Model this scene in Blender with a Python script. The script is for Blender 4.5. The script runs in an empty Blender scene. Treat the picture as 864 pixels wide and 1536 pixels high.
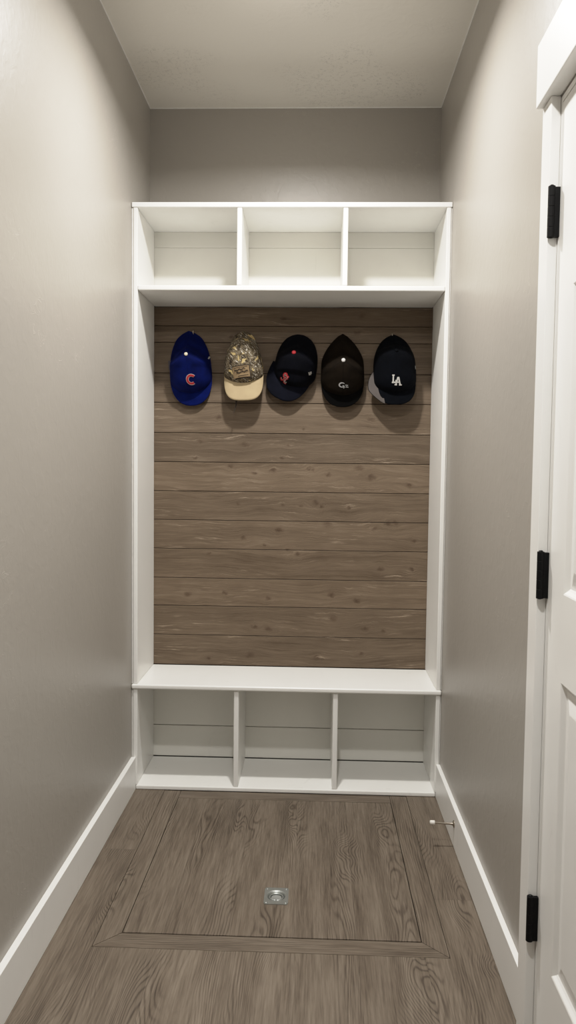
import bpy, bmesh, math, random
from mathutils import Vector, Matrix
random.seed(7)
S = bpy.context.scene
COL = S.collection
PI = math.pi
# ------------------------------------------------------------------ dimensions (metres)
W = 1.22          # width of the alcove
D = 0.328         # depth of the built-in
ZC = 2.798        # ceiling
YB = -4.4         # how far the passage runs behind the viewer
BH, BT = 0.1315, 0.0148    # baseboard height / thickness

# ------------------------------------------------------------------ node helper
class NT:
    def __init__(s, name):
        s.m = bpy.data.materials.new(name); s.m.use_nodes = True
        s.t = s.m.node_tree; s.n = s.t.nodes; s.l = s.t.links
        s.b = s.n['Principled BSDF']
    def new(s, k, **kw):
        n = s.n.new(k)
        for a, v in kw.items(): setattr(n, a, v)
        return n
    def put(s, sock, v):
        if isinstance(v, bpy.types.NodeSocket): s.l.new(v, sock)
        elif v is not None: sock.default_value = v
    def math(s, op, a, b=None, c=None, clamp=False):
        n = s.new('ShaderNodeMath', operation=op, use_clamp=clamp)
        for i, v in enumerate((a, b, c)):
            if v is not None: s.put(n.inputs[i], v)
        return n.outputs[0]
    def vec(s, op, a, b=None):
        n = s.new('ShaderNodeVectorMath', operation=op)
        s.put(n.inputs[0], a)
        if b is not None: s.put(n.inputs[1], b)
        return n.outputs['Value'] if op in ('LENGTH', 'DISTANCE', 'DOT_PRODUCT') else n.outputs[0]
    def comb(s, x, y, z):
        n = s.new('ShaderNodeCombineXYZ')
        for i, v in enumerate((x, y, z)): s.put(n.inputs[i], v)
        return n.outputs[0]
    def sep(s, v):
        n = s.new('ShaderNodeSeparateXYZ'); s.put(n.inputs[0], v); return n.outputs
    def noise(s, v, scale=5, detail=3, rough=0.5, dist=0.0):
        n = s.new('ShaderNodeTexNoise'); s.put(n.inputs['Vector'], v)
        n.inputs['Scale'].default_value = scale; n.inputs['Detail'].default_value = detail
        n.inputs['Roughness'].default_value = rough; n.inputs['Distortion'].default_value = dist
        return n.outputs[0]
    def mapr(s, v, a, b, c, d, smooth=False):
        n = s.new('ShaderNodeMapRange')
        if smooth: n.interpolation_type = 'SMOOTHSTEP'
        for k, x in zip(('Value', 'From Min', 'From Max', 'To Min', 'To Max'), (v, a, b, c, d)): s.put(n.inputs[k], x)
        return n.outputs[0]
    def ramp(s, v, stops):
        n = s.new('ShaderNodeValToRGB'); s.put(n.inputs[0], v)
        e = n.color_ramp.elements
        while len(e) < len(stops): e.new(0.5)
        for q, (p, c) in zip(e, stops):
            q.position = p; q.color = (*c, 1)
        return n.outputs[0]
    def mix(s, f, a, b, mode='MIX'):
        n = s.new('ShaderNodeMix', data_type='RGBA', blend_type=mode)
        s.put(n.inputs[0], f)
        s.put(n.inputs[6], a if isinstance(a, bpy.types.NodeSocket) else (*a, 1))
        s.put(n.inputs[7], b if isinstance(b, bpy.types.NodeSocket) else (*b, 1))
        return n.outputs[2]
    def obj(s): return s.new('ShaderNodeTexCoord').outputs['Object']
    def bump(s, h, strength=0.3, dist=0.01):
        n = s.new('ShaderNodeBump'); n.inputs['Strength'].default_value = strength; n.inputs['Distance'].default_value = dist
        s.put(n.inputs['Height'], h); s.l.new(n.outputs[0], s.b.inputs['Normal'])
    def fin(s, color=None, rough=None, metal=None, spec=None):
        if color is not None: s.put(s.b.inputs['Base Color'], color if isinstance(color, bpy.types.NodeSocket) else (*color, 1))
        if rough is not None: s.put(s.b.inputs['Roughness'], rough)
        if metal is not None: s.b.inputs['Metallic'].default_value = metal
        if spec is not None: s.b.inputs['Specular IOR Level'].default_value = spec
        return s.m

def srgb(r, g, b):
    f = lambda c: c / 12.92 if c <= 0.04045 else ((c + 0.055) / 1.055) ** 2.4
    return tuple(f(x / 255) for x in (r, g, b))

# ------------------------------------------------------------------ materials
def mat_wall(name, col, bump=0.35, rough=0.42, pits=0.0, streak=0.0):
    k = NT(name); P = k.obj()
    big = k.noise(P, 1.3, 2)
    c = k.mix(k.mapr(big, .3, .7, 0, 1), tuple(x * .96 for x in col), tuple(x * 1.03 for x in col))
    h = k.noise(P, 26, 3, .55, .6)
    h = k.mapr(h, .42, .66, 0, 1, True)
    h2 = k.noise(P, 7, 4, .6, .4)
    tot = k.math('ADD', k.math('MULTIPLY', h, .35), h2)
    if pits:   # knock-down texture: broken little ridges that come in patches
        patch = k.mapr(k.noise(P, 3.1, 1), .50, .66, 0, 1, True)
        pn = k.noise(P, 60, 3, .6, 1.2)
        ln = k.math('SUBTRACT', 1.0, k.math('MULTIPLY', k.math('ABSOLUTE', k.math('SUBTRACT', pn, .60)), 42), clamp=True)
        ln = k.math('MULTIPLY', ln, patch)
        tot = k.math('ADD', tot, k.math('MULTIPLY', ln, pits * 1.5))
        c = k.mix(k.math('MULTIPLY', ln, .5 * pits), c, tuple(x * .55 for x in col))
    if streak:  # pale scuffs and trowel flicks
        patch = k.mapr(k.noise(P, 2.6, 1), .54, .64, 0, 1, True)
        pn = k.noise(k.vec('MULTIPLY', P, (1, .55, 1.0)), 15, 2, .5, 2.2)
        ln = k.math('SUBTRACT', 1.0, k.math('MULTIPLY', k.math('ABSOLUTE', k.math('SUBTRACT', pn, .63)), 75), clamp=True)
        ln = k.math('MULTIPLY', ln, patch)
        tot = k.math('ADD', tot, k.math('MULTIPLY', ln, .8))
        c = k.mix(k.math('MULTIPLY', ln, .26 * streak), c, tuple(min(1, x * 1.5) for x in col))
    k.bump(tot, bump, .004)
    return k.fin(c, rough, spec=.5)

def mat_white(name, col=(.80, .785, .745), rough=.32, wear=0.6):
    k = NT(name); P = k.obj()
    n = k.noise(P, 3, 4, .6)
    c = k.mix(k.mapr(n, .35, .7, 0, .8), col, tuple(x * .95 for x in col))
    sc = k.noise(k.vec('MULTIPLY', P, (1, 1, .35)), 18, 3, .6, .8)
    c = k.mix(k.mapr(sc, .66, .74, 0, .28 * wear), c, tuple(x * .6 for x in col))
    br = k.noise(k.vec('MULTIPLY', P, (6, 90, 6)), 2, 2)
    k.bump(br, .06, .003)
    return k.fin(c, rough, spec=.45)

def mat_planks_back():
    """brown-stained horizontal boards; knots lie where the boards carry them"""
    k = NT('stained knotty boards'); P = k.obj()
    x, y, z = k.sep(P)
    isl = k.new('ShaderNodeNewGeometry').outputs['Random Per Island']
    knots = KNOTS
    jx = k.math('MULTIPLY', k.math('SUBTRACT', k.noise(P, 45, 3, .6), .5), .030); jz = k.math('MULTIPLY', k.math('SUBTRACT', k.noise(k.vec('ADD', P, (7, 3, 5)), 45, 3, .6), .5), .026)
    PW = k.comb(k.math('ADD', x, jx), 0, k.math('ADD', z, jz))
    acc = None; warp = None
    for (kx, kz, r) in knots:
        d = k.vec('LENGTH', k.vec('MULTIPLY', k.vec('SUBTRACT', PW, (kx, 0, kz)), (.8 / r, 0, 1.15 / r)))
        a = k.mapr(d, .05, 1.25, 1, 0, True)
        acc = a if acc is None else k.math('MAXIMUM', acc, a)
        w_ = k.math('DIVIDE', k.math('MULTIPLY', k.math('SUBTRACT', z, kz), .9), k.math('ADD', 1, k.math('POWER', k.math('MULTIPLY', d, .55), 2)))
        warp = w_ if warp is None else k.math('ADD', warp, w_)
    off = k.math('MULTIPLY', isl, 37.0)
    zz = k.math('SUBTRACT', z, k.math('MULTIPLY', warp, .9))
    lw = k.noise(k.comb(k.math('ADD', k.math('MULTIPLY', x, 2.2), off), 0, k.math('MULTIPLY', z, 4)), 1.0, 3)
    gz = k.math('ADD', zz, k.math('MULTIPLY', lw, .07))
    g1 = k.noise(k.comb(k.math('ADD', k.math('MULTIPLY', x, 1.1), off), off, k.math('MULTIPLY', gz, 34)), 1.0, 4, .6)
    g2 = k.noise(k.comb(k.math('ADD', k.math('MULTIPLY', x, 9), off), off, k.math('MULTIPLY', gz, 260)), 1.0, 3, .65)
    blot = k.noise(k.comb(k.math('ADD', k.math('MULTIPLY', x, 5), off), 0, k.math('MULTIPLY', z, 9)), 1.0, 3)
    v = k.math('ADD', k.math('MULTIPLY', g1, .46), k.math('MULTIPLY', g2, .42))
    v = k.math('ADD', v, k.math('MULTIPLY', blot, .22))
    c = k.ramp(v, [(.34, srgb(86, 70, 54)), (.50, srgb(112, 96, 79)), (.62, srgb(126, 109, 91)), (.76, srgb(146, 130, 112))])
    tone = k.math('ADD', .86, k.math('MULTIPLY', isl, .25))
    tone = k.math('MULTIPLY', tone, .745)
    c = k.mix(1.0, c, k.comb(tone, tone, tone), 'MULTIPLY')
    c = k.mix(k.math('MULTIPLY', acc, k.mapr(g2, .3, .65, .85, .5)), c, srgb(66, 49, 36))
    # pale raised streaks of worn stain
    st = k.noise(k.comb(k.math('ADD', k.math('MULTIPLY', x, 6), off), 2, k.math('MULTIPLY', gz, 150)), 1.0, 4, .7)
    pt = k.noise(k.comb(k.math('ADD', k.math('MULTIPLY', x, 3), off), 5, k.math('MULTIPLY', z, 13)), 1.0, 2)
    c = k.mix(k.math('MULTIPLY', k.mapr(st, .56, .70, 0, .75), k.mapr(pt, .48, .62, 0, 1)), c, srgb(178, 160, 140))
    k.bump(k.math('ADD', g2, k.math('MULTIPLY', g1, .4)), .28, .003)
    return k.fin(c, .62, spec=.3)

def mat_floor(name, along='y', plank=0.0, tone=1.0, swirl=1.0, seed=0.0, ln_=1.8):
    """grey-brown vinyl plank with heavy cathedral grain"""
    k = NT(name); P = k.obj()
    x, y, z = k.sep(P)
    if along == 'x': x, y = y, x
    if plank:
        ix = k.math('FLOOR', k.math('DIVIDE', k.math('ADD', x, .043), plank))
        rnd = k.new('ShaderNodeTexWhiteNoise', noise_dimensions='1D'); k.put(rnd.inputs['W'], k.math('ADD', ix, seed)); r = rnd.outputs['Value']
        yy = k.math('ADD', k.math('DIVIDE', y, ln_), k.math('MULTIPLY', r, 3.7))
        iy = k.math('FLOOR', yy)
        rn2 = k.new('ShaderNodeTexWhiteNoise', noise_dimensions='2D'); k.put(rn2.inputs['Vector'], k.comb(ix, iy, 0)); r2 = rn2.outputs['Value']
        off = k.math('MULTIPLY', r2, 23.0)
        fx = k.math('FRACT', k.math('DIVIDE', k.math('ADD', x, .043), plank))
        fy = k.math('FRACT', yy)
        edx = k.math('MULTIPLY', k.math('MINIMUM', fx, k.math('SUBTRACT', 1, fx)), plank)
        edy = k.math('MULTIPLY', k.math('MINIMUM', fy, k.math('SUBTRACT', 1, fy)), ln_)
        seam = k.mapr(k.math('MINIMUM', edx, edy), .0003, .0011, 1, 0)
    else:
        off = k.math('ADD', seed, 3.3); r2 = k.math('ADD', seed * 0 + .5, 0.0); seam = None
    sw = None
    base = k.noise(k.comb(k.math('ADD', k.math('MULTIPLY', x, 5.2), off), k.math('MULTIPLY', y, 1.15), off), 1.0, 2, .45, .35 * swirl)
    fld = k.math('ADD', k.math('MULTIPLY', base, 30.0 * swirl), k.math('MULTIPLY', x, 120.0))
    for (qx, qy, qa, q1, q2) in SWIRLS:      # the printed knots and cathedrals that stand out
        if along == 'x': continue
        dd = k.vec('LENGTH', k.vec('MULTIPLY', k.vec('SUBTRACT', k.comb(x, y, 0), (qx, qy, 0)), (1 / q1, 1 / q2, 0)))
        gq = k.math('DIVIDE', 1.0, k.math('ADD', 1.0, k.math('POWER', dd, 2.6)))
        fld = k.math('ADD', fld, k.math('MULTIPLY', gq, qa * .8)); sw = gq if sw is None else k.math('MAXIMUM', sw, gq)
    wob = k.noise(k.comb(k.math('MULTIPLY', x, 30), k.math('MULTIPLY', y, 7), off), 1.0, 3)
    fld = k.math('ADD', fld, k.math('MULTIPLY', wob, .9))
    ring = k.math('ADD', .5, k.math('MULTIPLY', k.math('SINE', k.math('MULTIPLY', fld, 6.283)), .5))
    ring = k.math('POWER', ring, 3.2)
    mask = k.mapr(k.noise(k.comb(k.math('ADD', k.math('MULTIPLY', x, 8), off), k.math('MULTIPLY', y, 1.6), 3), 1.0, 2), .42, .68, .10, 1, True)
    if sw is not None: mask = k.math('MAXIMUM', mask, k.mapr(sw, .12, .5, 0, 1, True))
    fine = k.noise(k.comb(k.math('ADD', k.math('MULTIPLY', x, 230), off), k.math('MULTIPLY', y, 9), off), 1.0, 3, .65)
    med = k.noise(k.comb(k.math('ADD', k.math('MULTIPLY', x, 22), off), k.math('MULTIPLY', y, 2.2), off), 1.0, 4, .6)
    v = k.math('SUBTRACT', k.math('ADD', k.math('MULTIPLY', fine, .46), k.math('MULTIPLY', med, .38)), k.math('MULTIPLY', k.math('MULTIPLY', ring, mask), .155))
    T = lambda r, g, b: tuple(q * tone for q in srgb(r, g, b))
    c = k.ramp(v, [(.14, T(50, 43, 36)), (.28, T(80, 70, 60)), (.40, T(104, 93, 81)), (.54, T(124, 113, 100))])
    if plank:
        tn = k.math('ADD', .93, k.math('MULTIPLY', r2, .13)); c = k.mix(1.0, c, k.comb(tn, tn, tn), 'MULTIPLY')
        c = k.mix(k.math('MULTIPLY', seam, .3), c, srgb(48, 40, 33))
    k.bump(k.math('SUBTRACT', fine, k.math('MULTIPLY', ring, mask)), .22, .002)
    return k.fin(c, k.mapr(med, .3, .7, .42, .56), spec=.4)

def mat_cloth(name, col, rough=.85, weave=900, vary=.25, seams=None, seamdark=.45, sheen=.25):
    k = NT(name); P = k.obj()
    n = k.noise(P, 22, 3)
    c = k.mix(k.mapr(n, .35, .7, 0, 1), tuple(x * (1 - vary) for x in col), tuple(x * (1 + vary) for x in col))
    h = k.noise(P, weave, 1)
    if seams is not None:       # stitched panel seams that radiate from the button
        x, y, z = k.sep(P); v = k.math('SUBTRACT', k.math('MULTIPLY', z, -1), seams); au = k.math('ABSOLUTE', x)
        lines = [k.math('MULTIPLY', k.math('ABSOLUTE', k.math('SUBTRACT', au, k.math('MULTIPLY', v, 1.5))), .55),
                 k.math('MULTIPLY', k.math('ABSOLUTE', k.math('ADD', au, k.math('MULTIPLY', v, 1.6))), .55),
                 k.math('MAXIMUM', au, k.math('MULTIPLY', k.math('GREATER_THAN', v, 0), 0.0))]
        dm = k.math('MINIMUM', k.math('MINIMUM', lines[0], lines[1]), lines[2])
        ln = k.mapr(dm, .0004, .0016, 1, 0, True)
        c = k.mix(k.math('MULTIPLY', ln, seamdark), c, tuple(x * .2 for x in col))
        h = k.math('SUBTRACT', h, k.math('MULTIPLY', ln, 3))
    k.bump(h, .25, .001)
    m = k.fin(c, rough, spec=.08)
    k.b.inputs['Sheen Weight'].default_value = sheen; k.b.inputs['Sheen Roughness'].default_value = .5
    k.b.inputs['Sheen Tint'].default_value = (*[min(1, x * 4 + .02) for x in col], 1)
    return m

def mat_camo():
    k = NT('woodland camouflage cloth'); P = k.obj()
    x, y, z = k.sep(P)
    n1 = k.noise(k.comb(x, y, k.math('MULTIPLY', z, .55)), 55, 4, .65, 1.6)
    n2 = k.noise(k.comb(k.math('ADD', x, .3), y, k.math('MULTIPLY', z, .8)), 30, 2, .5, .8)
    n3 = k.noise(k.comb(k.math('MULTIPLY', k.math('ADD', x, z), 1.0), y, k.math('MULTIPLY', z, .35)), 120, 3, .6, 1.0)
    c = k.ramp(n1, [(.36, srgb(38, 31, 22)), (.47, srgb(78, 67, 50)), (.54, srgb(118, 106, 86)), (.62, srgb(60, 51, 37)), (.70, srgb(184, 172, 148))])
    c = k.mix(k.mapr(n3, .58, .66, 0, .75), c, srgb(226, 220, 208))
    c = k.mix(k.mapr(n3, .36, .42, .8, 0), c, srgb(26, 21, 16))
    leaf = k.mapr(n2, .62, .66, 0, 1)
    c = k.mix(k.math('MULTIPLY', leaf, .85), c, srgb(200, 176, 122))
    k.bump(k.noise(P, 900, 1), .2, .001)
    return k.fin(c, .8, spec=.25)

def mat_plain(name, col, rough=.5, metal=0.0, spec=.5, vary=.06, scale=40):
    k = NT(name); n = k.noise(k.obj(), scale, 3)
    c = k.mix(k.mapr(n, .3, .7, 0, 1), tuple(x * (1 - vary) for x in col), tuple(min(1, x * (1 + vary)) for x in col))
    return k.fin(c, rough, metal, spec)

# knots on the plank back, given on its face in metres (x, z, radius)
KNOTS = [(.22, 1.40, .013), (.41, 1.385, .017), (.60, 1.385, .008), (.57, 1.33, .010), (.20, 1.325, .010), (.35, 1.293, .013), (.53, 1.277, .013),
         (.455, 1.265, .008), (.695, 1.283, .013), (.90, 1.292, .018), (.77, 1.262, .013), (.955, 1.255, .016), (.385, 1.13, .009), (.58, 1.13, .010),
         (.72, 1.142, .015), (.655, 1.125, .009), (.745, 1.125, .010), (.86, 1.117, .010), (1.115, 1.22, .012), (.56, 1.02, .016), (.77, 1.05, .020),
         (1.03, 1.055, .012), (1.06, 1.06, .012), (.97, 1.033, .010), (.41, .985, .011), (.50, .955, .010), (1.14, .98, .012), (.64, .92, .012),
         (.26, .915, .011), (.60, .935, .012), (1.00, .86, .012), (1.13, .86, .011), (.17, .735, .013), (.33, .745, .014), (.79, .745, .016),
         (.52, .722, .012), (.90, .72, .014), (.46, .60, .012), (.52, .59, .015), (.80, .64, .016), (.94, .60, .014), (1.02, .59, .010),
         (.44, .475, .016), (.26, .455, .010), (.73, .47, .013), (.92, .49, .010), (.35, 1.84, .010), (.62, 1.75, .012), (.88, 1.86, .014),
         (.30, 1.50, .012), (.66, 1.455, .008), (.95, 1.50, .013), (.57, 1.92, .012), (.90, 1.93, .014)]

SWIRLS = [(.636, -.267, 7, .035, .060), (.624, -.140, 5, .028, .05), (.843, -.459, 7, .04, .07), (.838, -.592, 6, .035, .06), (.115, -.80, 6, .03, .09), (.125, -.69, 5, .028, .07), (1.0, -1.16, 9, .045, .12), (.965, -.30, 6, .03, .10), (.44, -.22, 5, .03, .10), (.60, -.95, -6, .03, .12), (1.155, -.75, 6, .03, .12), (.30, -1.25, 7, .04, .14), (1.185, -1.06, 4, .025, .04)]
M = {}
M['wall'] = mat_wall('taupe wall paint', (.336, .313, .281), .17, .40, pits=0, streak=1.1)
M['ceiling'] = mat_wall('ceiling paint', (.73, .70, .64), .2, .6, pits=1.7)
M['white'] = mat_white('white trim paint', (.88, .875, .85))
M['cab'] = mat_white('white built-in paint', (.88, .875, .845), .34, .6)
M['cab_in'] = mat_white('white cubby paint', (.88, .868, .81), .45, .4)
M['cab_in_dimmed'] = mat_white('white cubby paint darkened for light', (.76, .745, .685), .45, .5)  # cubby white darkened, the upper cubbies' light level put into its colour
M['boards'] = mat_planks_back()
M['floor'] = mat_floor('grey brown plank floor', 'y', .178, .95, 1.0, 2.0)
M['lid'] = mat_floor('grey brown plank hatch', 'y', .178, .91, 1.15, 9.0, 40.0)
M['strip_y'] = mat_floor('plank edge strip', 'y', 0, .93, .25, 4.0)
M['strip_x'] = mat_floor('plank edge strip across', 'x', 0, .92, .3, 8.0)
M['dark'] = mat_plain('dark gap', (.012, .010, .008), .9)
M['black'] = mat_plain('matte black metal', (.004, .004, .0045), .5, .0, .15)
M['zinc'] = mat_plain('zinc plated steel', (.40, .42, .405), .36, .8)
M['zinc_dark'] = mat_plain('zinc tongue', (.46, .475, .465), .42, .7)
M['nickel'] = mat_plain('satin nickel', (.42, .37, .31), .28, 1.0)
M['rubber'] = mat_plain('white rubber', (.78, .75, .70), .55)
M['caulk'] = mat_plain('white caulk', (.74, .73, .70), .5)

# ------------------------------------------------------------------ mesh helpers
def link(name, bm, mat, parent=None, smooth=False, loc=None):
    me = bpy.data.meshes.new(name)
    bmesh.ops.recalc_face_normals(bm, faces=bm.faces[:])
    if smooth:
        for f in bm.faces: f.smooth = True
    bm.to_mesh(me); bm.free()
    for m in (mat if isinstance(mat, (list, tuple)) else [mat]): me.materials.append(m)
    o = bpy.data.objects.new(name, me); COL.objects.link(o)
    if parent is not None: o.parent = parent
    if loc is not None: o.location = loc
    return o
def box(bm, x0, x1, y0, y1, z0, z1, bev=0.0, seg=2):
    t = bmesh.new()
    bmesh.ops.create_cube(t, size=1)
    for v in t.verts:
        v.co = Vector(((x0 + x1) / 2 + v.co.x * (x1 - x0), (y0 + y1) / 2 + v.co.y * (y1 - y0), (z0 + z1) / 2 + v.co.z * (z1 - z0)))
    if bev: bmesh.ops.bevel(t, geom=t.edges[:], offset=bev, segments=seg, profile=.6, affect='EDGES')
    merge(bm, t)
def merge(bm, t):
    mp = {}
    for v in t.verts: mp[v] = bm.verts.new(v.co)
    for f in t.faces:
        try: nf = bm.faces.new([mp[v] for v in f.verts]); nf.material_index = f.material_index; nf.smooth = f.smooth
        except ValueError: pass
    t.free()
def tube(bm, pts, r, seg=10, cap=True):
    pts = [Vector(p) for p in pts]; rings = []
    rs = r if isinstance(r, (list, tuple)) else [r] * len(pts)
    up = Vector((0, 0, 1))
    for i, p in enumerate(pts):
        d = (pts[min(i + 1, len(pts) - 1)] - pts[max(i - 1, 0)]).normalized()
        a = d.cross(up if abs(d.dot(up)) < .95 else Vector((1, 0, 0))).normalized(); b = d.cross(a)
        rings.append([bm.verts.new(p + (a * math.cos(2 * PI * j / seg) + b * math.sin(2 * PI * j / seg)) * rs[i]) for j in range(seg)])
    for A, B in zip(rings, rings[1:]):
        for j in range(seg): bm.faces.new((A[j], A[(j + 1) % seg], B[(j + 1) % seg], B[j]))
    if cap: bm.faces.new(rings[0]); bm.faces.new(rings[-1])
def lathe(bm, prof, origin, axis, seg=20):
    """prof: (radius, distance along axis)"""
    o = Vector(origin); ax = Vector(axis).normalized()
    a = ax.orthogonal().normalized(); b = ax.cross(a); rings = []
    for r, h in prof:
        if r < 1e-6: rings.append([bm.verts.new(o + ax * h)])
        else: rings.append([bm.verts.new(o + ax * h + (a * math.cos(2 * PI * j / seg) + b * math.sin(2 * PI * j / seg)) * r) for j in range(seg)])
    for A, B in zip(rings, rings[1:]):
        for j in range(seg):
            k = (j + 1) % seg
            if len(A) == 1 and len(B) == 1: continue
            if len(A) == 1: bm.faces.new((A[0], B[k], B[j]))
            elif len(B) == 1: bm.faces.new((A[j], A[k], B[0]))
            else: bm.faces.new((A[j], A[k], B[k], B[j]))
def quad(bm, *p): bm.faces.new([bm.verts.new(q) for q in p])
def struct(o): o['kind'] = 'structure'; return o
def empty(name, loc=(0, 0, 0), label=None, cat=None, group=None):
    o = bpy.data.objects.new(name, None); COL.objects.link(o); o.location = loc; o.empty_display_size = .05
    if label: o['label'] = label
    if cat: o['category'] = cat
    if group: o['group'] = group
    return o
def bx(name, mat, parent, *a, bev=.0025, seg=2):
    bm = bmesh.new(); box(bm, *a, bev=bev, seg=seg)
    return link(name, bm, mat, parent)

# ================================================================== ROOM SHELL
HX0, HX1, HY0, HY1, HF = .1985, 1.0235, -.9644, -.0725, .0675       # hatch lid and its edge strips
FX0, FX1, FY0 = HX0 - HF, HX1 + HF, HY0 - HF
g = .0022
bm = bmesh.new()                                  # plank floor with the hatch opening
xs = [-.15, FX0, FX1, W + .15]; ys = [YB, FY0, D + .1]
for i in range(3):
    for j in range(2):
        if i == 1 and j == 1: continue
        box(bm, xs[i], xs[i + 1], ys[j], ys[j + 1], -.03, 0)
bmesh.ops.remove_doubles(bm, verts=bm.verts[:], dist=1e-5)
# the strip of floor under the built-in behind the opening
floor = struct(link('floor', bm, [M['floor']]))
bm = bmesh.new(); box(bm, FX0, FX1, FY0, D + .1, -.06, -.0305)
struct(link('trim_1', bm, M['dark']))            # dark opening under the hatch

bm = bmesh.new(); box(bm, -.15, W + .15, YB, D + .15, ZC, ZC + .06); struct(link('ceiling', bm, M['ceiling']))
bm = bmesh.new(); box(bm, -.13, -.0035, YB, D + .12, 0, ZC); struct(link('wall_left', bm, M['wall']))
bm = bmesh.new(); box(bm, -.0035, W + .0015, D + .012, D + .12, 0, ZC); struct(link('wall_back', bm, M['wall']))
bm = bmesh.new()                                  # thin painted bead of caulk where walls meet the ceiling
box(bm, -.0035, -.0005, YB, D + .012, ZC - .003, ZC); box(bm, W - .0025, W + .0005, YB, D + .012, ZC - .003, ZC); box(bm, -.0035, W + .0005, D + .009, D + .012, ZC - .003, ZC)
struct(link('trim_3', bm, M['caulk']))
# right wall with the door opening
DY0, DY1, DZ = -1.341, -2.131, 2.075             # jamb faces and head of the opening
XR = W + .0005
bm = bmesh.new()
box(bm, XR, XR + .12, DY0, D + .12, 0, ZC)
box(bm, XR, XR + .12, YB, DY1, 0, ZC)
box(bm, XR, XR + .12, DY1, DY0, DZ, ZC)
struct(link('wall_right', bm, M['wall']))

# baseboards (flat stock, eased top edge)
bm = bmesh.new(); box(bm, -.0035, BT, YB, -.001, .0005, BH, .0018); struct(link('baseboard_left', bm, M['white']))
CY = -1.281                                       # outer edge of the door casing
bm = bmesh.new(); box(bm, W - BT, XR, CY + .0005, -.001, .0005, BH, .0018); struct(link('baseboard_right', bm, M['white']))

# ------------------------------------------------------------------ door casing
cas = struct(empty('trim_2', (W, CY, 0)))
def at(o, parent):
    o.parent = parent; o.matrix_parent_inverse = Matrix.Translation(-Vector(parent.location)); return o
CI = -1.345                                       # inner edge of casing
at(bx('side_casing', M['white'], None, W - .020, XR, CI, CY, .0005, DZ + .002, bev=.0022), cas)
at(bx('side_casing', M['white'], None, W - .020, XR, -2.190, -2.120, .0005, DZ + .002, bev=.0022), cas)
at(bx('head_casing', M['white'], None, W - .035, XR, -2.203, CY + .0005, DZ + .0025, DZ + .135, bev=.0022), cas)
bm = bmesh.new()
box(bm, W + .0008, W + .12, -1.3520, DY0, 0, DZ - .001, .001); box(bm, W + .0008, W + .12, DY1, -2.1165, 0, DZ - .001, .001)
box(bm, W + .0008, W + .12, -2.1165, -1.3520, DZ - .014, DZ - .001, .001)
box(bm, W + .040, W + .052, -1.3640, -1.3520, 0, DZ - .014)
at(link('door_jamb', bm, M['white']), cas)

# ------------------------------------------------------------------ six-panel door
EY = -1.3537; DW = .760; DX = W + .0010            # hinge edge, width, face
door = struct(empty('door_1', (DX, EY, 0)))
def door_slab():
    bm = bmesh.new()
    z0, z1 = .012, DZ - .017
    yc = [0, .107, .330, .432, .652, DW]          # stile / panel / mullion / panel / stile
    zc = [z0, .242, .863, 1.043, 1.664, 1.770, 1.955, z1]
    P = lambda y, z, d: (DX + d, EY - y, z)
    for i in range(5):
        for j in range(7):
            a, b, c, d_ = yc[i], yc[i + 1], zc[j], zc[j + 1]
            if i % 2 == 1 and j % 2 == 1:
                prof = [(0, 0), (.003, .0012), (.009, .0065), (.014, .0095), (.020, .0095), (.024, .009), (.048, .0035), (.051, .003)]
                loops = [[P(a + q, c + q, e), P(b - q, c + q, e), P(b - q, d_ - q, e), P(a + q, d_ - q, e)] for q, e in prof]
                vs = [[bm.verts.new(p) for p in L] for L in loops]
                for A, B in zip(vs, vs[1:]):
                    for q in range(4): bm.faces.new((A[q], A[(q + 1) % 4], B[(q + 1) % 4], B[q]))
                bm.faces.new(vs[-1])
            else: quad(bm, P(a, c, 0), P(b, c, 0), P(b, d_, 0), P(a, d_, 0))
    t = .035
    quad(bm, P(0, z0, 0), P(0, z1, 0), P(0, z1, t), P(0, z0, t)); quad(bm, P(DW, z0, 0), P(DW, z1, 0), P(DW, z1, t), P(DW, z0, t))
    quad(bm, P(0, z0, 0), P(DW, z0, 0), P(DW, z0, t), P(0, z0, t)); quad(bm, P(0, z1, 0), P(DW, z1, 0), P(DW, z1, t), P(0, z1, t))
    quad(bm, P(0, z0, t), P(DW, z0, t), P(DW, z1, t), P(0, z1, t))
    bmesh.ops.remove_doubles(bm, verts=bm.verts[:], dist=1e-5)
    return bm
at(link('door_slab', door_slab(), M['white']), door)
for zb, zt in ((1.783, 1.889), (1.017, 1.119), (.252, .354)):
    bm = bmesh.new()
    cxh, cyh, r = W - .0160, -1.3530, .0076    # knuckle barrel made of five knuckles
    n = 5; h = (zt - zb) / n
    for i in range(n):
        lathe(bm, [(0, zb + i * h + .0002), (r * .96, zb + i * h + .0002), (r, zb + i * h + .0006), (r, zb + (i + 1) * h - .0006), (r * .96, zb + (i + 1) * h - .0002), (0, zb + (i + 1) * h - .0002)], (cxh, cyh, 0), (0, 0, 1), 18)
    hg = at(link('hinge', bm, M['black'], None, False), door)
    bm = bmesh.new(); box(bm, cxh + .002, W + .0025, cyh - .0040, cyh + .0060, zb + .001, zt - .002, .0008)
    lf = link('hinge_leaf', bm, M['black']); lf.parent = hg
    bm = bmesh.new(); lathe(bm, [(0, zb - .0015), (.0035, zb - .0012), (.0048, zb - .0003), (.0048, zb)], (cxh, cyh, 0), (0, 0, 1), 12)
    lathe(bm, [(.0048, zt), (.0048, zt + .0005), (.0035, zt + .0025), (0, zt + .003)], (cxh, cyh, 0), (0, 0, 1), 12)
    pn = link('hinge_pin', bm, M['black'], None, True); pn.parent = hg

# ================================================================== BUILT-IN
unit = empty('mudroom_locker', (0, 0, 0), 'white built-in bench with cubbies above and below and a brown plank back', 'built-in bench')
T = .019; ZT, ZS, ZB, ZBB = 2.2985, 1.986, .4265, .0175
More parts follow.
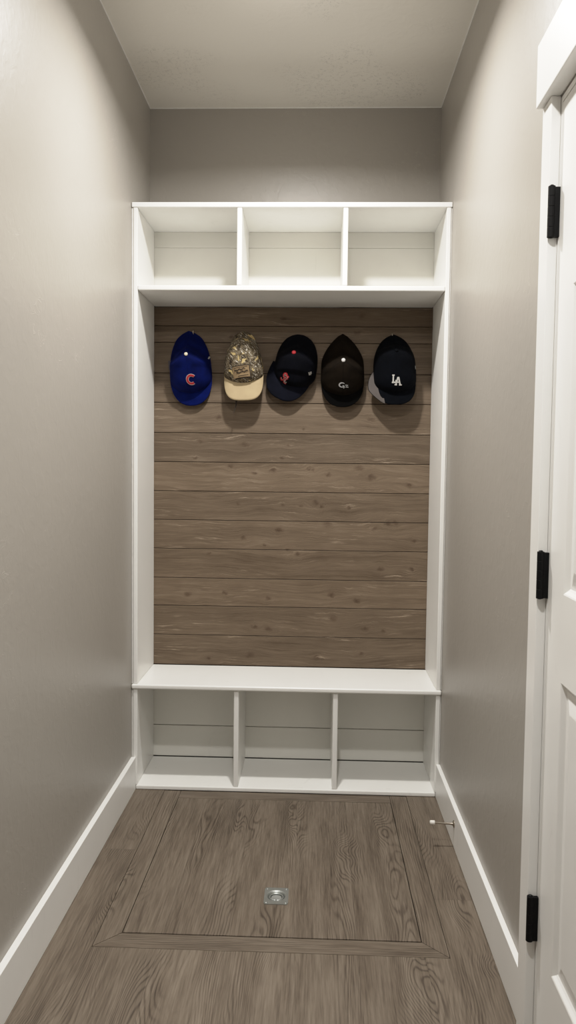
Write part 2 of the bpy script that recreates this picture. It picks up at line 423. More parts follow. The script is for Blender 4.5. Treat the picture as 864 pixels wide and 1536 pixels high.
# full-height sides: above the bench and below it
for s in (0, 1):
    xa, xb = (.0045, .0045 + T - .003) if s == 0 else (W - .0045 - T + .003, W - .0045)
    bx('side_panel', M['cab'], unit, xa, xb, 0.0, D - .012, ZB + .0005, ZT - T - .0005, bev=.003, seg=3)
    bx('lower_side_panel', M['cab'], unit, xa, xb, -.001, D - .012, ZBB + .0005, ZB - T - .0005, bev=.003, seg=3)
    xa, xb = (-.003, .0042) if s == 0 else (W - .0042, W)
    bx('scribe_strip', M['caulk'], unit, xa, xb, .004, .016, ZB + .0005, ZT - T - .0005, bev=.001)
    bx('scribe_strip', M['caulk'], unit, xa, xb, .003, .016, .001, ZB - T - .0005, bev=.001)
XI0, XI1 = .0205, W - .0205
bx('top_board', M['cab'], unit, -.002, W - .0003, -.003, D + .010, ZT - T, ZT, bev=.004, seg=3)
bx('shelf', M['cab'], unit, XI0 + .0003, XI1 - .0003, -.001, D - .012, ZS - T, ZS, bev=.0055, seg=4)
bx('bench_seat', M['cab'], unit, -.002, W - .0003, -.008, D - .012, ZB - T, ZB, bev=.0075, seg=5)
bx('bottom_board', M['cab'], unit, BT + .0005, W - BT - .0005, -.004, D - .012, .0005, ZBB, bev=.005, seg=4)
for x0, x1 in ((.4035, .4225), (.8085, .8275)):
    bx('divider', M['cab'], unit, x0, x1, .0005, D - .0125, ZS + .0003, ZT - T - .0003, bev=.005, seg=4)
for x0, x1 in ((.4045, .4245), (.7965, .8165)):
    bx('divider', M['cab'], unit, x0, x1, .001, D - .0125, ZBB + .0003, ZB - T - .0003, bev=.005, seg=4)
# the back: brown boards in the open middle, painted boards in the cubbies
def boards(zs, x0, x1, gap, yf):
    bm = bmesh.new()
    for a, b in zip(zs, zs[1:]):
        lo, hi = min(a, b) + gap / 2, max(a, b) - gap / 2
        box(bm, x0, x1, yf, D + .010, lo, hi, .0012, 1)
    return bm
zl = [ZS - T, 1.887, 1.817, 1.688, 1.5625, 1.434, 1.309, 1.184, 1.0595, .935, .8075, .686, .5585, ZB]
pb = link('plank_back', boards(zl, XI0 - .012, XI1 + .012, .0022, D - .0095), M['boards'], unit); pb['label'] = 'brown stained knotty boards laid across behind the bench'
link('cubby_back', boards([ZT - T, 2.213, ZS], XI0 - .012, XI1 + .012, .0008, D - .0095), M['cab_in_dimmed'], unit)
link('lower_cubby_back', boards([ZB - T, .1575, ZBB + .0006], XI0 - .012, XI1 + .012, .0028, D - .0095), M['cab_in'], unit)
bx('backing_sheet', M['dark'], unit, XI0 - .012, XI1 + .012, D + .0102, D + .0115, ZBB, ZT - T - .002, bev=0)

# ================================================================== FLOOR HATCH
fr = empty('hatch_frame', (FX0, FY0, 0), 'narrow mitred wood-look border strips set in the floor around the hatch lid', 'floor trim')
def strip(pts, mat):
    bm = bmesh.new()
    a = [bm.verts.new((x, y, 0)) for x, y in pts]; b = [bm.verts.new((x, y, -.012)) for x, y in pts]
    bm.faces.new(a); bm.faces.new(b[::-1])
    for i in range(4): bm.faces.new((a[i], a[(i + 1) % 4], b[(i + 1) % 4], b[i]))
    o = link('edge_strip', bm, mat); at(o, fr); return o
e = .0016; e2 = .0003
strip([(FX0 + e, FY0 + e + .002), (HX0 - e, HY0 - e + .002), (HX0 - e, -.0055), (FX0 + e, -.0055)], M['strip_y'])
strip([(FX1 - e, FY0 + e + .002), (FX1 - e, -.0055), (HX1 + e, -.0055), (HX1 + e, HY0 - e + .002)], M['strip_y'])
strip([(FX0 + e + e2, FY0 + e), (FX1 - e - e2, FY0 + e), (HX1 + e - e2, HY0 - e), (HX0 - e + e2, HY0 - e)], M['strip_x'])
strip([(HX0, HY1 + e), (HX1, HY1 + e), (HX1, -.0055), (HX0, -.0055)], M['strip_x'])
hatch = empty('floor_hatch', (HX0, HY0, 0), 'square wood-look trapdoor lid flush in the floor with a steel ring pull', 'floor hatch')
# recessed ring pull
rx, ry = .6155, -.7575; hw, hd = .0365, .0455
bm = bmesh.new()
lx = [HX0 + .0012, rx - hw + .002, rx + hw - .002, HX1 - .0012]; ly = [HY0 + .0018, ry - hd + .002, ry + hd - .002, HY1 - .0012]
gv = {(i, j, k): bm.verts.new((lx[i], ly[j], (.0006, -.014)[k])) for i in range(4) for j in range(4) for k in range(2)}
for i in range(3):
    for j in range(3):
        if (i, j) != (1, 1):
            for k in range(2): bm.faces.new([gv[p] for p in ((i, j, k), (i + 1, j, k), (i + 1, j + 1, k), (i, j + 1, k))])
for q in range(3):
    for a, b in (((q, 0), (q + 1, 0)), ((q, 3), (q + 1, 3)), ((0, q), (0, q + 1)), ((3, q), (3, q + 1))): bm.faces.new([gv[(*a, 0)], gv[(*b, 0)], gv[(*b, 1)], gv[(*a, 1)]])
for a, b in (((1, 1), (2, 1)), ((2, 1), (2, 2)), ((2, 2), (1, 2)), ((1, 2), (1, 1))): bm.faces.new([gv[(*a, 0)], gv[(*b, 0)], gv[(*b, 1)], gv[(*a, 1)]])
at(link('lid', bm, M['lid']), hatch)
bm = bmesh.new()
N = 40
rc = (rx, ry + .001); ro = .030
rim = [Vector((rc[0] + ro * math.cos(2 * PI * i / N), rc[1] + ro * math.sin(2 * PI * i / N), .0028)) for i in range(N)]
def sq(i):
    c, s = math.cos(2 * PI * i / N), math.sin(2 * PI * i / N); q = max(abs(c) / hw, abs(s) / hd); return Vector((rx + c / q, ry + s / q, .0028))
out = [sq(i) for i in range(N)]
L = [[bm.verts.new(p - Vector((0, 0, .0025))) for p in out], [bm.verts.new(p) for p in out], [bm.verts.new(p) for p in rim]]
for rr, zz in ((.0275, .0018), (.025, -.001), (.0235, -.007), (.021, -.0095), (.016, -.0105)):
    L.append([bm.verts.new((rc[0] + rr * math.cos(2 * PI * i / N), rc[1] + rr * math.sin(2 * PI * i / N), zz)) for i in range(N)])
for A, B in zip(L, L[1:]):
    for i in range(N): bm.faces.new((A[i], A[(i + 1) % N], B[(i + 1) % N], B[i]))
bm.faces.new(L[-1])
plate = at(link('pull_plate', bm, M['zinc']), hatch)
bm = bmesh.new(); rr = .0205                       # the folded ring
pts = [(rc[0] + rr * math.sin(a), rc[1] - .0005 - rr * math.cos(a) * 1.0, -.0022 + .0012 * math.cos(a)) for a in [PI * 2 * i / 32 for i in range(33)]]
tube(bm, pts, .0030, 10)
ring = link('pull_ring', bm, M['zinc'], None, True); ring.parent = plate
bm = bmesh.new()                                   # tapered tongue that carries the ring
prof = [(-.0085, .012), (.0085, .012), (.0155, .004), (.0150, -.006), (.0085, -.017), (.0095, -.026), (-.0095, -.026), (-.0085, -.017), (-.0150, -.006), (-.0155, .004)]
ta = [bm.verts.new((rc[0] + x, rc[1] + y, -.0030 if y > -.02 else .0012)) for x, y in prof]; tb_ = [bm.verts.new((v.co.x, v.co.y, -.0095)) for v in ta]
bm.faces.new(ta)
for q in range(len(ta)): bm.faces.new((ta[q], ta[(q + 1) % len(ta)], tb_[(q + 1) % len(ta)], tb_[q]))
bmesh.ops.triangulate(bm, faces=[f for f in bm.faces if len(f.verts) > 4])
hk = link('ring_mount', bm, M['zinc_dark']); hk.parent = plate
for sx in (-1, 1):
    for sy in (-1, 1):
        bm = bmesh.new(); lathe(bm, [(.0036, .0028), (.0034, .0036), (.002, .0043), (0, .0044)], (rx + sx * (hw - .0075), ry + sy * (hd - .0075), 0), (0, 0, 1), 12)
        s_ = link('screw', bm, M['zinc'], None, True); s_.parent = plate

# ================================================================== DOOR STOP
sx0, sy0, sz0 = W - BT, -.4154, .0825
stop = empty('door_stop', (sx0, sy0, sz0), 'slim metal door stop with white rubber tip sticking out from the right baseboard', 'door stop')
bm = bmesh.new(); lathe(bm, [(0, 0), (.0125, 0), (.0125, .0015), (.009, .004), (.0045, .0055), (.0045, .007)], (0, 0, 0), (-1, 0, 0), 20)
link('base', bm, M['nickel'], stop, True)
bm = bmesh.new(); lathe(bm, [(.005, .005), (.0042, .010), (.0036, .016), (.0033, .062), (.0042, .066), (.0042, .069)], (0, 0, 0), (-1, 0, .045), 14)
link('rod', bm, M['nickel'], stop, True)
bm = bmesh.new(); lathe(bm, [(0, .066), (.0068, .066), (.0074, .068), (.0072, .078), (.006, .082), (0, .083)], (0, 0, 0), (-1, 0, .045), 16)
tp = link('rubber_tip', bm, M['rubber'], stop, True); tp['label'] = 'white rubber bumper'

# ================================================================== CAPS
def lerp_tab(tab, x):
    if x <= tab[0][0]: return tab[0][1]
    for (a, p), (b, q) in zip(tab, tab[1:]):
        if x <= b:
            t = (x - a) / (b - a); return p + (q - p) * t
    return tab[-1][1]
def cr_tab(tab, x):
    """smooth (Catmull-Rom / Hermite) lookup"""
    if x <= tab[0][0]: return tab[0][1]
    if x >= tab[-1][0]: return tab[-1][1]
    for i in range(len(tab) - 1):
        a, p = tab[i]; b, q = tab[i + 1]
        if x <= b:
            def sl(k):
                if k == 0: return (tab[1][1] - tab[0][1]) / (tab[1][0] - tab[0][0])
                if k == len(tab) - 1: return (tab[k][1] - tab[k - 1][1]) / (tab[k][0] - tab[k - 1][0])
                return (tab[k + 1][1] - tab[k - 1][1]) / (tab[k + 1][0] - tab[k - 1][0])
            h = b - a; t = (x - a) / h; m0, m1 = sl(i) * h, sl(i + 1) * h
            return (2 * t ** 3 - 3 * t ** 2 + 1) * p + (t ** 3 - 2 * t ** 2 + t) * m0 + (-2 * t ** 3 + 3 * t ** 2) * q + (t ** 3 - t ** 2) * m1

class Cap:
    """local frame: x right, z = -v (v runs from the rear strap down to the brim), y = -w (w stands out from the boards)"""
    def __init__(s, name_label, x, z, roll, tilt, off, outline, hts, vf, vside, ridge, brim, mats, vb):
        s.A = outline; s.H = hts; s.vf = vf; s.vs = vside; s.rk = ridge; s.br = brim; s.vb = vb
        s.o = empty('baseball_cap', (x, D - .0095 - off, z), name_label, 'cap', 'caps hanging in a row on the plank back')
        s.o.rotation_euler = (0, 0, 0)
        s.o.rotation_mode = 'QUATERNION'
        s.o.rotation_quaternion = (Matrix.Rotation(roll, 4, 'Y') @ Matrix.Rotation(-tilt, 4, 'X')).to_quaternion()
        s.m = mats
    def half(s, v):
        a = max(1e-4, cr_tab(s.A, v))
        if v > s.vs:
            q = (v - s.vs) / (s.vf - s.vs); a *= math.sqrt(max(0, 1 - q ** 2.4))
        return max(a, 1e-4)
    def w(s, u, v):
        a = s.half(v); t = min(1, abs(u) / a)
        ve = v
        if v < s.vb + .05: ve = v - s.rk * abs(u) ** 1.15 * (1 - max(0, (v - s.vb) / .05) ** 2 if v > s.vb else 1)
        h = max(0, cr_tab(s.H, max(0, ve)))
        hv = max(0, cr_tab(s.H, v))
        h = h * (1 - t ** 4) + min(h, hv) * t ** 4
        if v > s.vs:   # front panel turns down to the seam with the brim
            q = (v - s.vs) / (s.vf - s.vs)
            # keep some height up to the seam
        return .006 + h * (max(0, 1 - t ** 2.6)) ** .55
    def P(s, u, v, e=0.0): return Vector((u, -(s.w(u, v) + e), -v))
    def crown(s):
        bm = bmesh.new(); NV, NU = 60, 40; rows = []
        for i in range(NV + 1):
            v = s.vf * (i / NV)
            a = s.half(v)
            rows.append([bm.verts.new(s.P(a * math.sin(-PI / 2 + PI * j / NU), v)) for j in range(NU + 1)])
        for A, B in zip(rows, rows[1:]):
            for j in range(NU): bm.faces.new((A[j], A[j + 1], B[j + 1], B[j]))
        # side band: the sweatband edge turned back towards the boards
        edge = [r[0] for r in rows] + [rows[-1][j] for j in range(1, NU)] + [r[-1] for r in rows[::-1]]
        back = [bm.verts.new((p.co.x * .985, min(-.001, p.co.y + .006), p.co.z * .995 - .0006)) for p in edge]
        for i in range(len(edge) - 1): bm.faces.new((edge[i], edge[i + 1], back[i + 1], back[i]))
        bmesh.ops.remove_doubles(bm, verts=bm.verts[:], dist=2e-4)
        o = link('crown', bm, s.m['crown'], s.o, True); return o
    def brim(s):
        b = s.br; bm = bmesh.new(); NS, NTT = 36, 12; top = []; bot = []
        for i in range(NS + 1):
            sg = -1 + 2 * i / NS; th = sg * PI / 2
            ui = b['wi'] * math.sin(th); vi = s.vs + (s.vf - .012 - s.vs) * max(0, math.cos(th)) ** .8 - .004
            uo = b['wo'] * abs(math.sin(th)) ** b.get('sq', .85) * (1 if th > 0 else -1)
            vo = b['v0'] + (b['vt'] - b['v0']) * max(0, math.cos(th)) ** b.get('cq', .9)
            uo += b.get('skew', 0) * math.cos(th); 
            r1, r2 = [], []
            for j in range(NTT + 1):
                t = j / NTT
                u = ui + (uo - ui) * t; v = vi + (vo - vi) * t
                arch = 1 - abs(sg) ** 2
                wv = b['we'] + (b['wc'] - b['we']) * arch - b.get('drop', .0) * t * arch
                q = b.get('rot', 0)
                if q: du, dv = u, v - .125; u, v = du * math.cos(q) - dv * math.sin(q), .125 + du * math.sin(q) + dv * math.cos(q)
                r1.append(bm.verts.new((u, -wv, -v))); r2.append(bm.verts.new((u, -wv + .0035, -v)))
            top.append(r1); bot.append(r2)
        for A, B in zip(top, top[1:]):
            for j in range(NTT): bm.faces.new((A[j], A[j + 1], B[j + 1], B[j]))
        for A, B in zip(bot, bot[1:]):
            for j in range(NTT): bm.faces.new((A[j], B[j], B[j + 1], A[j + 1]))
        for i in range(NS): bm.faces.new((top[i][-1], bot[i][-1], bot[i + 1][-1], top[i + 1][-1]))
        o = link('brim', bm, s.m['brim'], s.o, True); return o
    def button(s, mat, r=.0068, du=0.0, label=None):
        bm = bmesh.new(); p = s.P(du, s.vb, .0015)
        lathe(bm, [(r, -.002), (r * 1.02, .001), (r * .85, .0035), (r * .45, .0048), (0, .0052)], p, (0, -1, .25), 16)
        o = link('button', bm, mat, s.o, True)
        if label: o['label'] = label
    def decal(s, name, polys, mat, u0, v0, parent, scale=1.0, rot=0.0, e=.0012, th=.0012, label=None):
        """flat letter shapes draped over the crown; polys in metres, y up"""
        bm = bmesh.new(); c, sn = math.cos(rot), math.sin(rot)
        for poly in polys:
            pp = [(u0 + (x * c - y * sn) * scale, v0 - (x * sn + y * c) * scale) for x, y in poly]
            f = [bm.verts.new(s.P(u, v, e + th)) for u, v in pp]; k = [bm.verts.new(s.P(u, v, e - .001)) for u, v in pp]
            bm.faces.new(f)
            for i in range(len(f)): bm.faces.new((f[i], f[(i + 1) % len(f)], k[(i + 1) % len(f)], k[i]))
        bmesh.ops.triangulate(bm, faces=[f for f in bm.faces if len(f.verts) > 4])
        o = link(name, bm, mat, parent)
        if label: o['label'] = label
        return o

# -- lettering as stroke polygons -------------------------------------------------
def stroke(pts, w):
    """list of quads along a polyline"""
    out = []
    n = len(pts); Ls, Rs = [], []
    for i, (x, y) in enumerate(pts):
        ax, ay = pts[max(i - 1, 0)]; bx_, by = pts[min(i + 1, n - 1)]
        dx, dy = bx_ - ax, by - ay; l = math.hypot(dx, dy) or 1
        ww = w[i] if isinstance(w, (list, tuple)) else w
        Ls.append((x - dy / l * ww / 2, y + dx / l * ww / 2)); Rs.append((x + dy / l * ww / 2, y - dx / l * ww / 2))
    for i in range(n - 1): out.append([Rs[i], Rs[i + 1], Ls[i + 1], Ls[i]])
    return out
def rect(x0, y0, x1, y1): return [(x0, y0), (x1, y0), (x1, y1), (x0, y1)]
def arc(cx, cy, rx, ry, a0, a1, n=24): return [(cx + rx * math.cos(math.radians(a0 + (a1 - a0) * i / n)), cy + ry * math.sin(math.radians(a0 + (a1 - a0) * i / n))) for i in range(n + 1)]
def letter_C(w): return stroke(arc(0, 0, .0165, .0165, 48, 312, 30), w)
def letter_S(x, y, h, w): return stroke(arc(x, y + h * .25, h * .24, h * .25, 20, 270, 12) + arc(x, y - h * .25, h * .24, h * .25, 90, -160, 12)[1:], w)
def letter_T(x, y, h, w): return [rect(x - h * .36, y + h * .5 - w, x + h * .36, y + h * .5), rect(x - w / 2, y - h * .5, x + w / 2, y + h * .5 - w), rect(x - h * .16, y - h * .5, x + h * .16, y - h * .5 + w * .6),
                                  rect(x - h * .36, y + h * .5 - w * 1.9, x - h * .36 + w * .6, y + h * .5 - w), rect(x + h * .36 - w * .6, y + h * .5 - w * 1.9, x + h * .36, y + h * .5 - w)]
def letter_L(x, y, h, w): return [rect(x - w / 2, y - h * .5 + w, x + w / 2, y + h * .5), rect(x - h * .16, y - h * .5, x + h * .42, y - h * .5 + w), rect(x - h * .16, y + h * .5 - w * .6, x + h * .16, y + h * .5),
                                  rect(x + h * .42 - w * .7, y - h * .5 + w, x + h * .42, y - h * .5 + w * 2.1)]
def letter_A(x, y, h, w):
    o = stroke([(x - h * .30, y - h * .5), (x - .001, y + h * .5)], w) + stroke([(x + .001, y + h * .5), (x + h * .32, y - h * .5)], w * 1.1)
    o += [rect(x - h * .2, y - h * .2, x + h * .22, y - h * .2 + w * .7), rect(x - h * .46, y - h * .5, x - h * .12, y - h * .5 + w * .7), rect(x + h * .14, y - h * .5, x + h * .52, y - h * .5 + w * .7)]
    return o
R = math.radians

# -- materials for the caps
C_BLUE = mat_cloth('royal blue twill', (.0009, .0040, .052), .85, seams=.113, seamdark=.35, sheen=.12)
C_BLUEB = mat_cloth('royal blue brim twill', (.0012, .0054, .066), .85, sheen=.12)
C_CAMO = mat_camo()
C_TAN = mat_cloth('tan canvas', srgb(176, 157, 124), .85, vary=.06, sheen=.05)
C_NAVY = mat_cloth('dark navy wool', (.0012, .0015, .0034), .85, seams=.098, seamdark=.5, sheen=.05)
C_NAVYB = mat_cloth('dark navy wool brim', (.0036, .0043, .0088), .85, sheen=.06)
C_BLK = mat_cloth('black brown twill', (.0062, .0040, .0022), .85, seams=.130, seamdark=.9, sheen=.03)
C_BLKB = mat_cloth('black twill brim', (.0010, .0010, .0011), .9, sheen=.02)
C_MID = mat_cloth('midnight blue cotton', (.0010, .0015, .0030), .9, seams=.106, seamdark=.3, sheen=.04)
C_MIDB = mat_cloth('midnight blue brim', (.0010, .0016, .0030), .9, sheen=.03)
C_GREY = mat_cloth('grey brim lining', srgb(84, 79, 77), .85, vary=.05, sheen=.05)
THR_W = mat_plain('white thread', (.50, .49, .47), .7, vary=.1, scale=600)
THR_R = mat_plain('red thread', (.33, .008, .014), .7, vary=.15, scale=600)
THR_G = mat_plain('silver grey thread', (.32, .32, .32), .6, vary=.15, scale=600)
BTN_C = mat_plain('cream button', (.75, .66, .48), .5)
PATCH = mat_plain('brown leather patch', srgb(138, 116, 86), .7, vary=.12, scale=90)
INK = mat_plain('dark patch print', srgb(38, 29, 20), .8)
STRAP = mat_plain('grey strap webbing', srgb(70, 66, 74), .8)

HTS = lambda vb, vf, k=1.0: [(0, .010 * k), (.03, .030 * k), (vb - .052, .044 * k), (vb - .030, .084 * k), (vb - .012, .101 * k), (vb + .004, .112 * k), (vb + .03, .108 * k), (vb + .065, .094 * k), (vf - .05, .080 * k), (vf - .025, .066 * k), (vf - .010, .052 * k), (vf, .022 * k)]
POINTED = [(0, .004), (.010, .027), (.03, .052), (.06, .069), (.0915, .080), (.1225, .086), (.155, .0885), (.20, .090), (.26, .090)]

# 1 royal blue cap, red C
c1 = Cap('royal blue baseball cap with a red letter C, leftmost on the plank wall', .170, 1.862, R(-3.5), R(1.0), .004, POINTED, HTS(.113, .266), .266, .185, 1.1,
         dict(wi=.080, wo=.0895, v0=.19, vt=.316, we=.012, wc=.036, drop=.016, sq=.9, cq=.85), dict(crown=C_BLUE, brim=C_BLUEB), .113)
cr = c1.crown(); c1.brim(); c1.button(BTN_C, .0072, label='cream button')
c1.decal('cap_letter', letter_C(.0108), THR_W, .012, .214, cr, 1.0, R(-6), label='white outline of the letter C')
c1.decal('cap_letter', letter_C(.0082), THR_R, .012, .214, cr, .985, R(-6), e=.0024, label='red letter C')
c1.decal('side_tag', [rect(-.0022, -.006, .0022, .006)], THR_W, .082, .118, cr, 1, R(-20), label='small white side tag')
bm = bmesh.new(); box(bm, -.092, -.076, -.024, -.018, -.160, -.122, .002)
st = link('strap', bm, STRAP, c1.o); st['label'] = 'grey strap edge'

# 2 camouflage cap with tan brim
TALL = [(0, .006), (.012, .032), (.03, .045), (.06, .058), (.0915, .069), (.1225, .077), (.155, .0815), (.20, .083), (.26, .082)]
c2 = Cap('camouflage baseball cap with a tan brim and brown patch, second from left', .404, 1.861, R(-1.5), R(11.5), .004, TALL, HTS(.092, .238, .98), .236, .180, .55,
         dict(wi=.078, wo=.0825, v0=.172, vt=.306, we=.006, wc=.040, drop=.012, sq=.62, cq=.55), dict(crown=C_CAMO, brim=C_TAN), .088)
cr = c2.crown(); b2 = c2.brim(); b2['label'] = 'tan canvas brim'
pr = [(-.037, -.021), (.037, -.021), (.037, .021), (-.037, .021)]
def gridrect(x0, y0, x1, y1, n=8): return [rect(x0 + (x1 - x0) * i / n, y0, x0 + (x1 - x0) * (i + 1) / n, y1) for i in range(n)]
pa = c2.decal('patch_border', gridrect(-.038, -.0235, .038, .0235), INK, -.004, .200, cr, 1, R(6), e=.0025, label='dark stitched patch border')
c2.decal('patch', gridrect(-.0345, -.020, .0345, .020), PATCH, -.004, .200, cr, 1, R(6), e=.0038, label='brown patch with dark script')
sq_ = []
random.seed(3)
for yy, amp, x0, x1, w_ in ((.006, .0036, -.028, .016, .0018), (-.0035, .0042, -.020, .028, .0021)):
    pts = []; n = 44
    for i in range(n + 1):
        t = i / n; pts.append((x0 + (x1 - x0) * t + .0016 * math.sin(t * 40), yy + amp * math.sin(t * 55 + random.random() * .8) * (.55 + .45 * random.random()) + .004 * t))
    sq_ += stroke(pts, w_)
sq_ += stroke([(-.030, .0155), (-.010, .0160), (.012, .0162), (.028, .0165)], .0013) + stroke([(-.014, -.0150), (.004, -.0148), (.028, -.0135)], .0016)
c2.decal('patch_script', sq_, INK, -.004, .200, cr, 1, R(6), e=.0050, th=.0008)
bm = bmesh.new(); tube(bm, [(-.030, -.004, -.290), (-.034, .002, -.318), (-.043, .005, -.352)], [.0035, .0032, .0012], 8)
s2 = link('strap', bm, INK, c2.o); s2['label'] = 'dark tapered stub below the brim'  # dark tapered stub below the brim, not known to be a strap

# 3 dark navy cap, red emblem, turned to the left
ROUND = [(0, .018), (.006, .034), (.02, .054), (.04, .069), (.065, .080), (.095, .087), (.13, .0895), (.17, .089), (.26, .084)]
c3 = Cap('dark navy baseball cap with red button and red letters, brim turned left', .645, 1.848, R(8), R(4.0), .006, ROUND, HTS(.100, .226, .98), .226, .160, .7,
         dict(wi=.080, wo=.0925, v0=.158, vt=.290, we=.008, wc=.038, drop=.014, sq=.78, cq=.80, rot=R(20)), dict(crown=C_NAVY, brim=C_NAVYB), .098)
cr = c3.crown(); c3.brim(); c3.button(THR_R, .0086, -.012, label='red button')
h = .030
stl_o = letter_S(-.007, .001, h * 1.2, .0062) + letter_T(.002, .004, h * .95, .0056) + letter_L(.011, -.004, h * .9, .0056)
stl_i = letter_S(-.007, .001, h * 1.2, .0048) + letter_T(.002, .004, h * .95, .0044) + letter_L(.011, -.004, h * .9, .0044)
c3.decal('cap_letters', stl_o, THR_W, -.036, .199, cr, .80, R(-42), label='white outline of the letters')
c3.decal('cap_letters', stl_i, THR_R, -.036, .199, cr, .86, R(-42), e=.0024, label='red interlocked letters S T L')
tg = [rect(-.008, -.006, -.0055, .006), rect(-.0045, -.006, -.002, .006), rect(.0, -.006, .0022, .006), rect(.0035, .0035, .009, .006), rect(.0035, -.0015, .008, .0008)]
c3.decal('side_logo', tg, THR_W, .066, .166, cr, .85, R(30), label='small white side logo')

# 4 black-brown cap
PT4 = [(0, .003), (.008, .018), (.03, .041), (.055, .061), (.08, .076), (.105, .086), (.13, .0895), (.17, .091), (.20, .0915), (.27, .090)]
c4 = Cap('black baseball cap with white button and small grey GZ lettering, fourth from left', .822, 1.853, R(-.5), R(3.5), .004, PT4, HTS(.130, .266, .98), .262, .190, .9,
         dict(wi=.080, wo=.0905, v0=.185, vt=.309, we=.010, wc=.036, drop=.014, sq=.88, cq=.8), dict(crown=C_BLK, brim=C_BLKB), .130)
cr = c4.crown(); c4.brim(); c4.button(mat_plain('silver button', (.55, .54, .53), .35), .0082, label='silver white button')
gz = stroke(arc(-.006, .002, .0125, .0085, 40, 300, 18), [.002 + .0035 * math.sin(PI * i / 18) for i in range(19)]) + stroke([(-.004, -.001), (.002, -.002), (.004, -.006), (.001, -.011)], .004)
gz += stroke([(.008, .002), (.019, .0025), (.010, -.006), (.0215, -.005)], .0036)
c4.decal('cap_letters', gz, THR_G, .002, .228, cr, .95, R(-3), label='grey G Z letters')

# 5 midnight blue cap, LA
RD5 = [(0, .010), (.006, .024), (.02, .044), (.04, .060), (.065, .073), (.095, .0825), (.13, .0875), (.17, .0885), (.27, .086)]
c5 = Cap('midnight blue baseball cap with white letters LA and grey under brim showing, rightmost', 1.034, 1.848, R(-2.0), R(12.5), .004, RD5, HTS(.106, .260, .98), .258, .195, .3,
         dict(wi=.078, wo=.086, v0=.19, vt=.306, we=.006, wc=.036, drop=.012, sq=.8, cq=.7), dict(crown=C_MID, brim=C_MIDB), .106)
cr = c5.crown(); b5 = c5.brim(); c5.button(C_MID, .0075)
la = letter_L(-.012, .0035, .030, .0052) + letter_A(.0075, -.0045, .029, .0052)
c5.decal('cap_letters', la, THR_W, -.002, .219, cr, 1.02, R(-2), label='white interlocked letters L A')
c5.decal('side_logo', [rect(-.0016, -.006, .0016, .006)], THR_W, .083, .155, cr, .9, R(6), label='small white side logo')
def crescent(inset, w_, t0, t1):
    bm = bmesh.new(); a = []; b = []
    for i in range(25):
        t = i / 24
        v = .150 + .150 * t
        uo = -.078 - .036 * math.sin(PI * min(1, t * .98 + .02)) ** .8 * (1 - .15 * t) + .030 * max(0, t - .6) / .4
        ui = -.066 + .02 * t
        if uo > ui - .001: uo = ui - .001
        uo += inset
        if uo > ui - .0005: uo = ui - .0005
        a.append(bm.verts.new((uo, -w_ - .010 * t, -v))); b.append(bm.verts.new((ui, -w_ - .006 - .010 * t, -v)))
    for i in range(24): bm.faces.new((a[i], a[i + 1], b[i + 1], b[i]))
    return bm
bd = link('brim_edge', crescent(-.0022, .0085, 0, 1), C_MIDB, b5); bd['label'] = 'dark stitched brim edge'
gd = link('brim_lining', crescent(0.0, .0100, 0, 1), C_GREY, b5); gd['label'] = 'grey brim lining'

# small metal hooks whose tips show above the first and last cap
def hook(x, z, label, tip):
    h = empty('wall_hook', (x, D - .0095, z), label, 'hook', 'metal hooks above the caps')
    bm = bmesh.new(); lathe(bm, [(0, 0), (.008, 0), (.008, .002), (.005, .003), (0, .003)], (0, 0, -.012), (0, -1, 0), 14); link('hook_plate', bm, M['nickel'], h, True)
    bm = bmesh.new(); tube(bm, [(0, -.002, -.012), (0, -.012, -.013), (0, -.019, -.009), (0, -.021, 0), (0, -.021, tip)], .0024, 8); link('hook_prong', bm, M['nickel'], h, True)
hook(.190, 1.858, 'tiny bright hook tip poking out above the royal blue cap', .006)
hook(1.030, 1.848, 'small bright hook tip poking out above the midnight blue cap', .010)
bm = bmesh.new(); box(bm, .006, .013, -.014, -.010, -.014, -.002, .001); bk = link('buckle', bm, M['nickel'], c5.o)

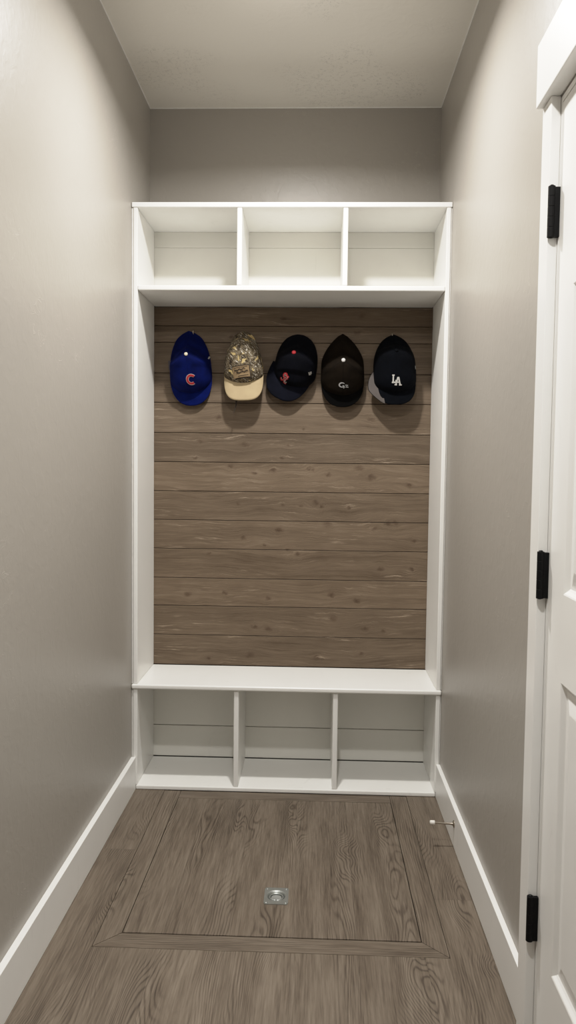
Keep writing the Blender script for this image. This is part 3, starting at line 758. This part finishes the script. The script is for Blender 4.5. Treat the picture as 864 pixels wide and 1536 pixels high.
# ================================================================== LIGHT
def disk(name, loc, r, power, spread, col=(1, .93, .82)):
    l = bpy.data.lights.new(name, 'AREA'); l.shape = 'DISK'; l.size = 2 * r; l.energy = power; l.color = col; l.spread = spread
    o = bpy.data.objects.new(name, l); COL.objects.link(o); o.location = loc; return o
LC = (1, .966, .915)
disk('flush_mount_light', (.62, -.68, 2.69), .055, 33.5, R(166), LC)
disk('flush_mount_light_hall', (.66, -2.15, 2.69), .055, 27, R(166), LC)
for nm, lx, ly, pw in (('light_dome_glow', .62, -.68, 1.35), ('light_dome_glow', .66, -2.15, 1.3)):
    l = bpy.data.lights.new(nm, 'POINT'); l.energy = pw; l.shadow_soft_size = .05; l.color = LC
    o = bpy.data.objects.new(nm, l); COL.objects.link(o); o.location = (lx, ly, 2.685)
w = bpy.data.worlds.new('world'); S.world = w; w.use_nodes = True
bg = w.node_tree.nodes['Background']; bg.inputs[0].default_value = (1, .97, .93, 1); bg.inputs[1].default_value = .05

# ================================================================== CAMERA
F, YAW, PITCH, ROLL = 1183.63, .0349, -.0583, .0116
cam = bpy.data.cameras.new('camera'); co = bpy.data.objects.new('camera', cam); COL.objects.link(co)
cam.sensor_fit = 'VERTICAL'; cam.sensor_height = 36; cam.lens = F / 1536 * 36; cam.clip_start = .02
fwd = Vector((-math.sin(YAW), math.cos(YAW), 0)); rt = Vector((math.cos(YAW), math.sin(YAW), 0)); up = Vector((0, 0, 1))
f2 = fwd * math.cos(PITCH) + up * math.sin(PITCH); u2 = up * math.cos(PITCH) - fwd * math.sin(PITCH)
r3 = rt * math.cos(ROLL) + u2 * math.sin(ROLL); u3 = u2 * math.cos(ROLL) - rt * math.sin(ROLL)
mw = Matrix.Identity(4)
for i in range(3): mw[i][0], mw[i][1], mw[i][2] = r3[i], u3[i], -f2[i]
mw[0][3], mw[1][3], mw[2][3] = .7177, -3.0632, 1.2968
co.matrix_world = mw
S.camera = co
S.view_settings.view_transform = 'Standard'
S.view_settings.look = 'None'
S.view_settings.exposure = 0.0
S.view_settings.use_curve_mapping = True         # soft shoulder like the phone's tone curve
cm = S.view_settings.curve_mapping
cm.use_clip = False; cm.clip_max_x = 3; cm.clip_max_y = 3; cm.extend = 'EXTRAPOLATED'
cv = cm.curves[3]
cv.points[0].location = (0, 0); cv.points[-1].location = (2.2, 1.0)
for p in ((.45, .45), (.75, .69), (1.1, .84), (1.6, .95)): cv.points.new(*p)
cm.update()
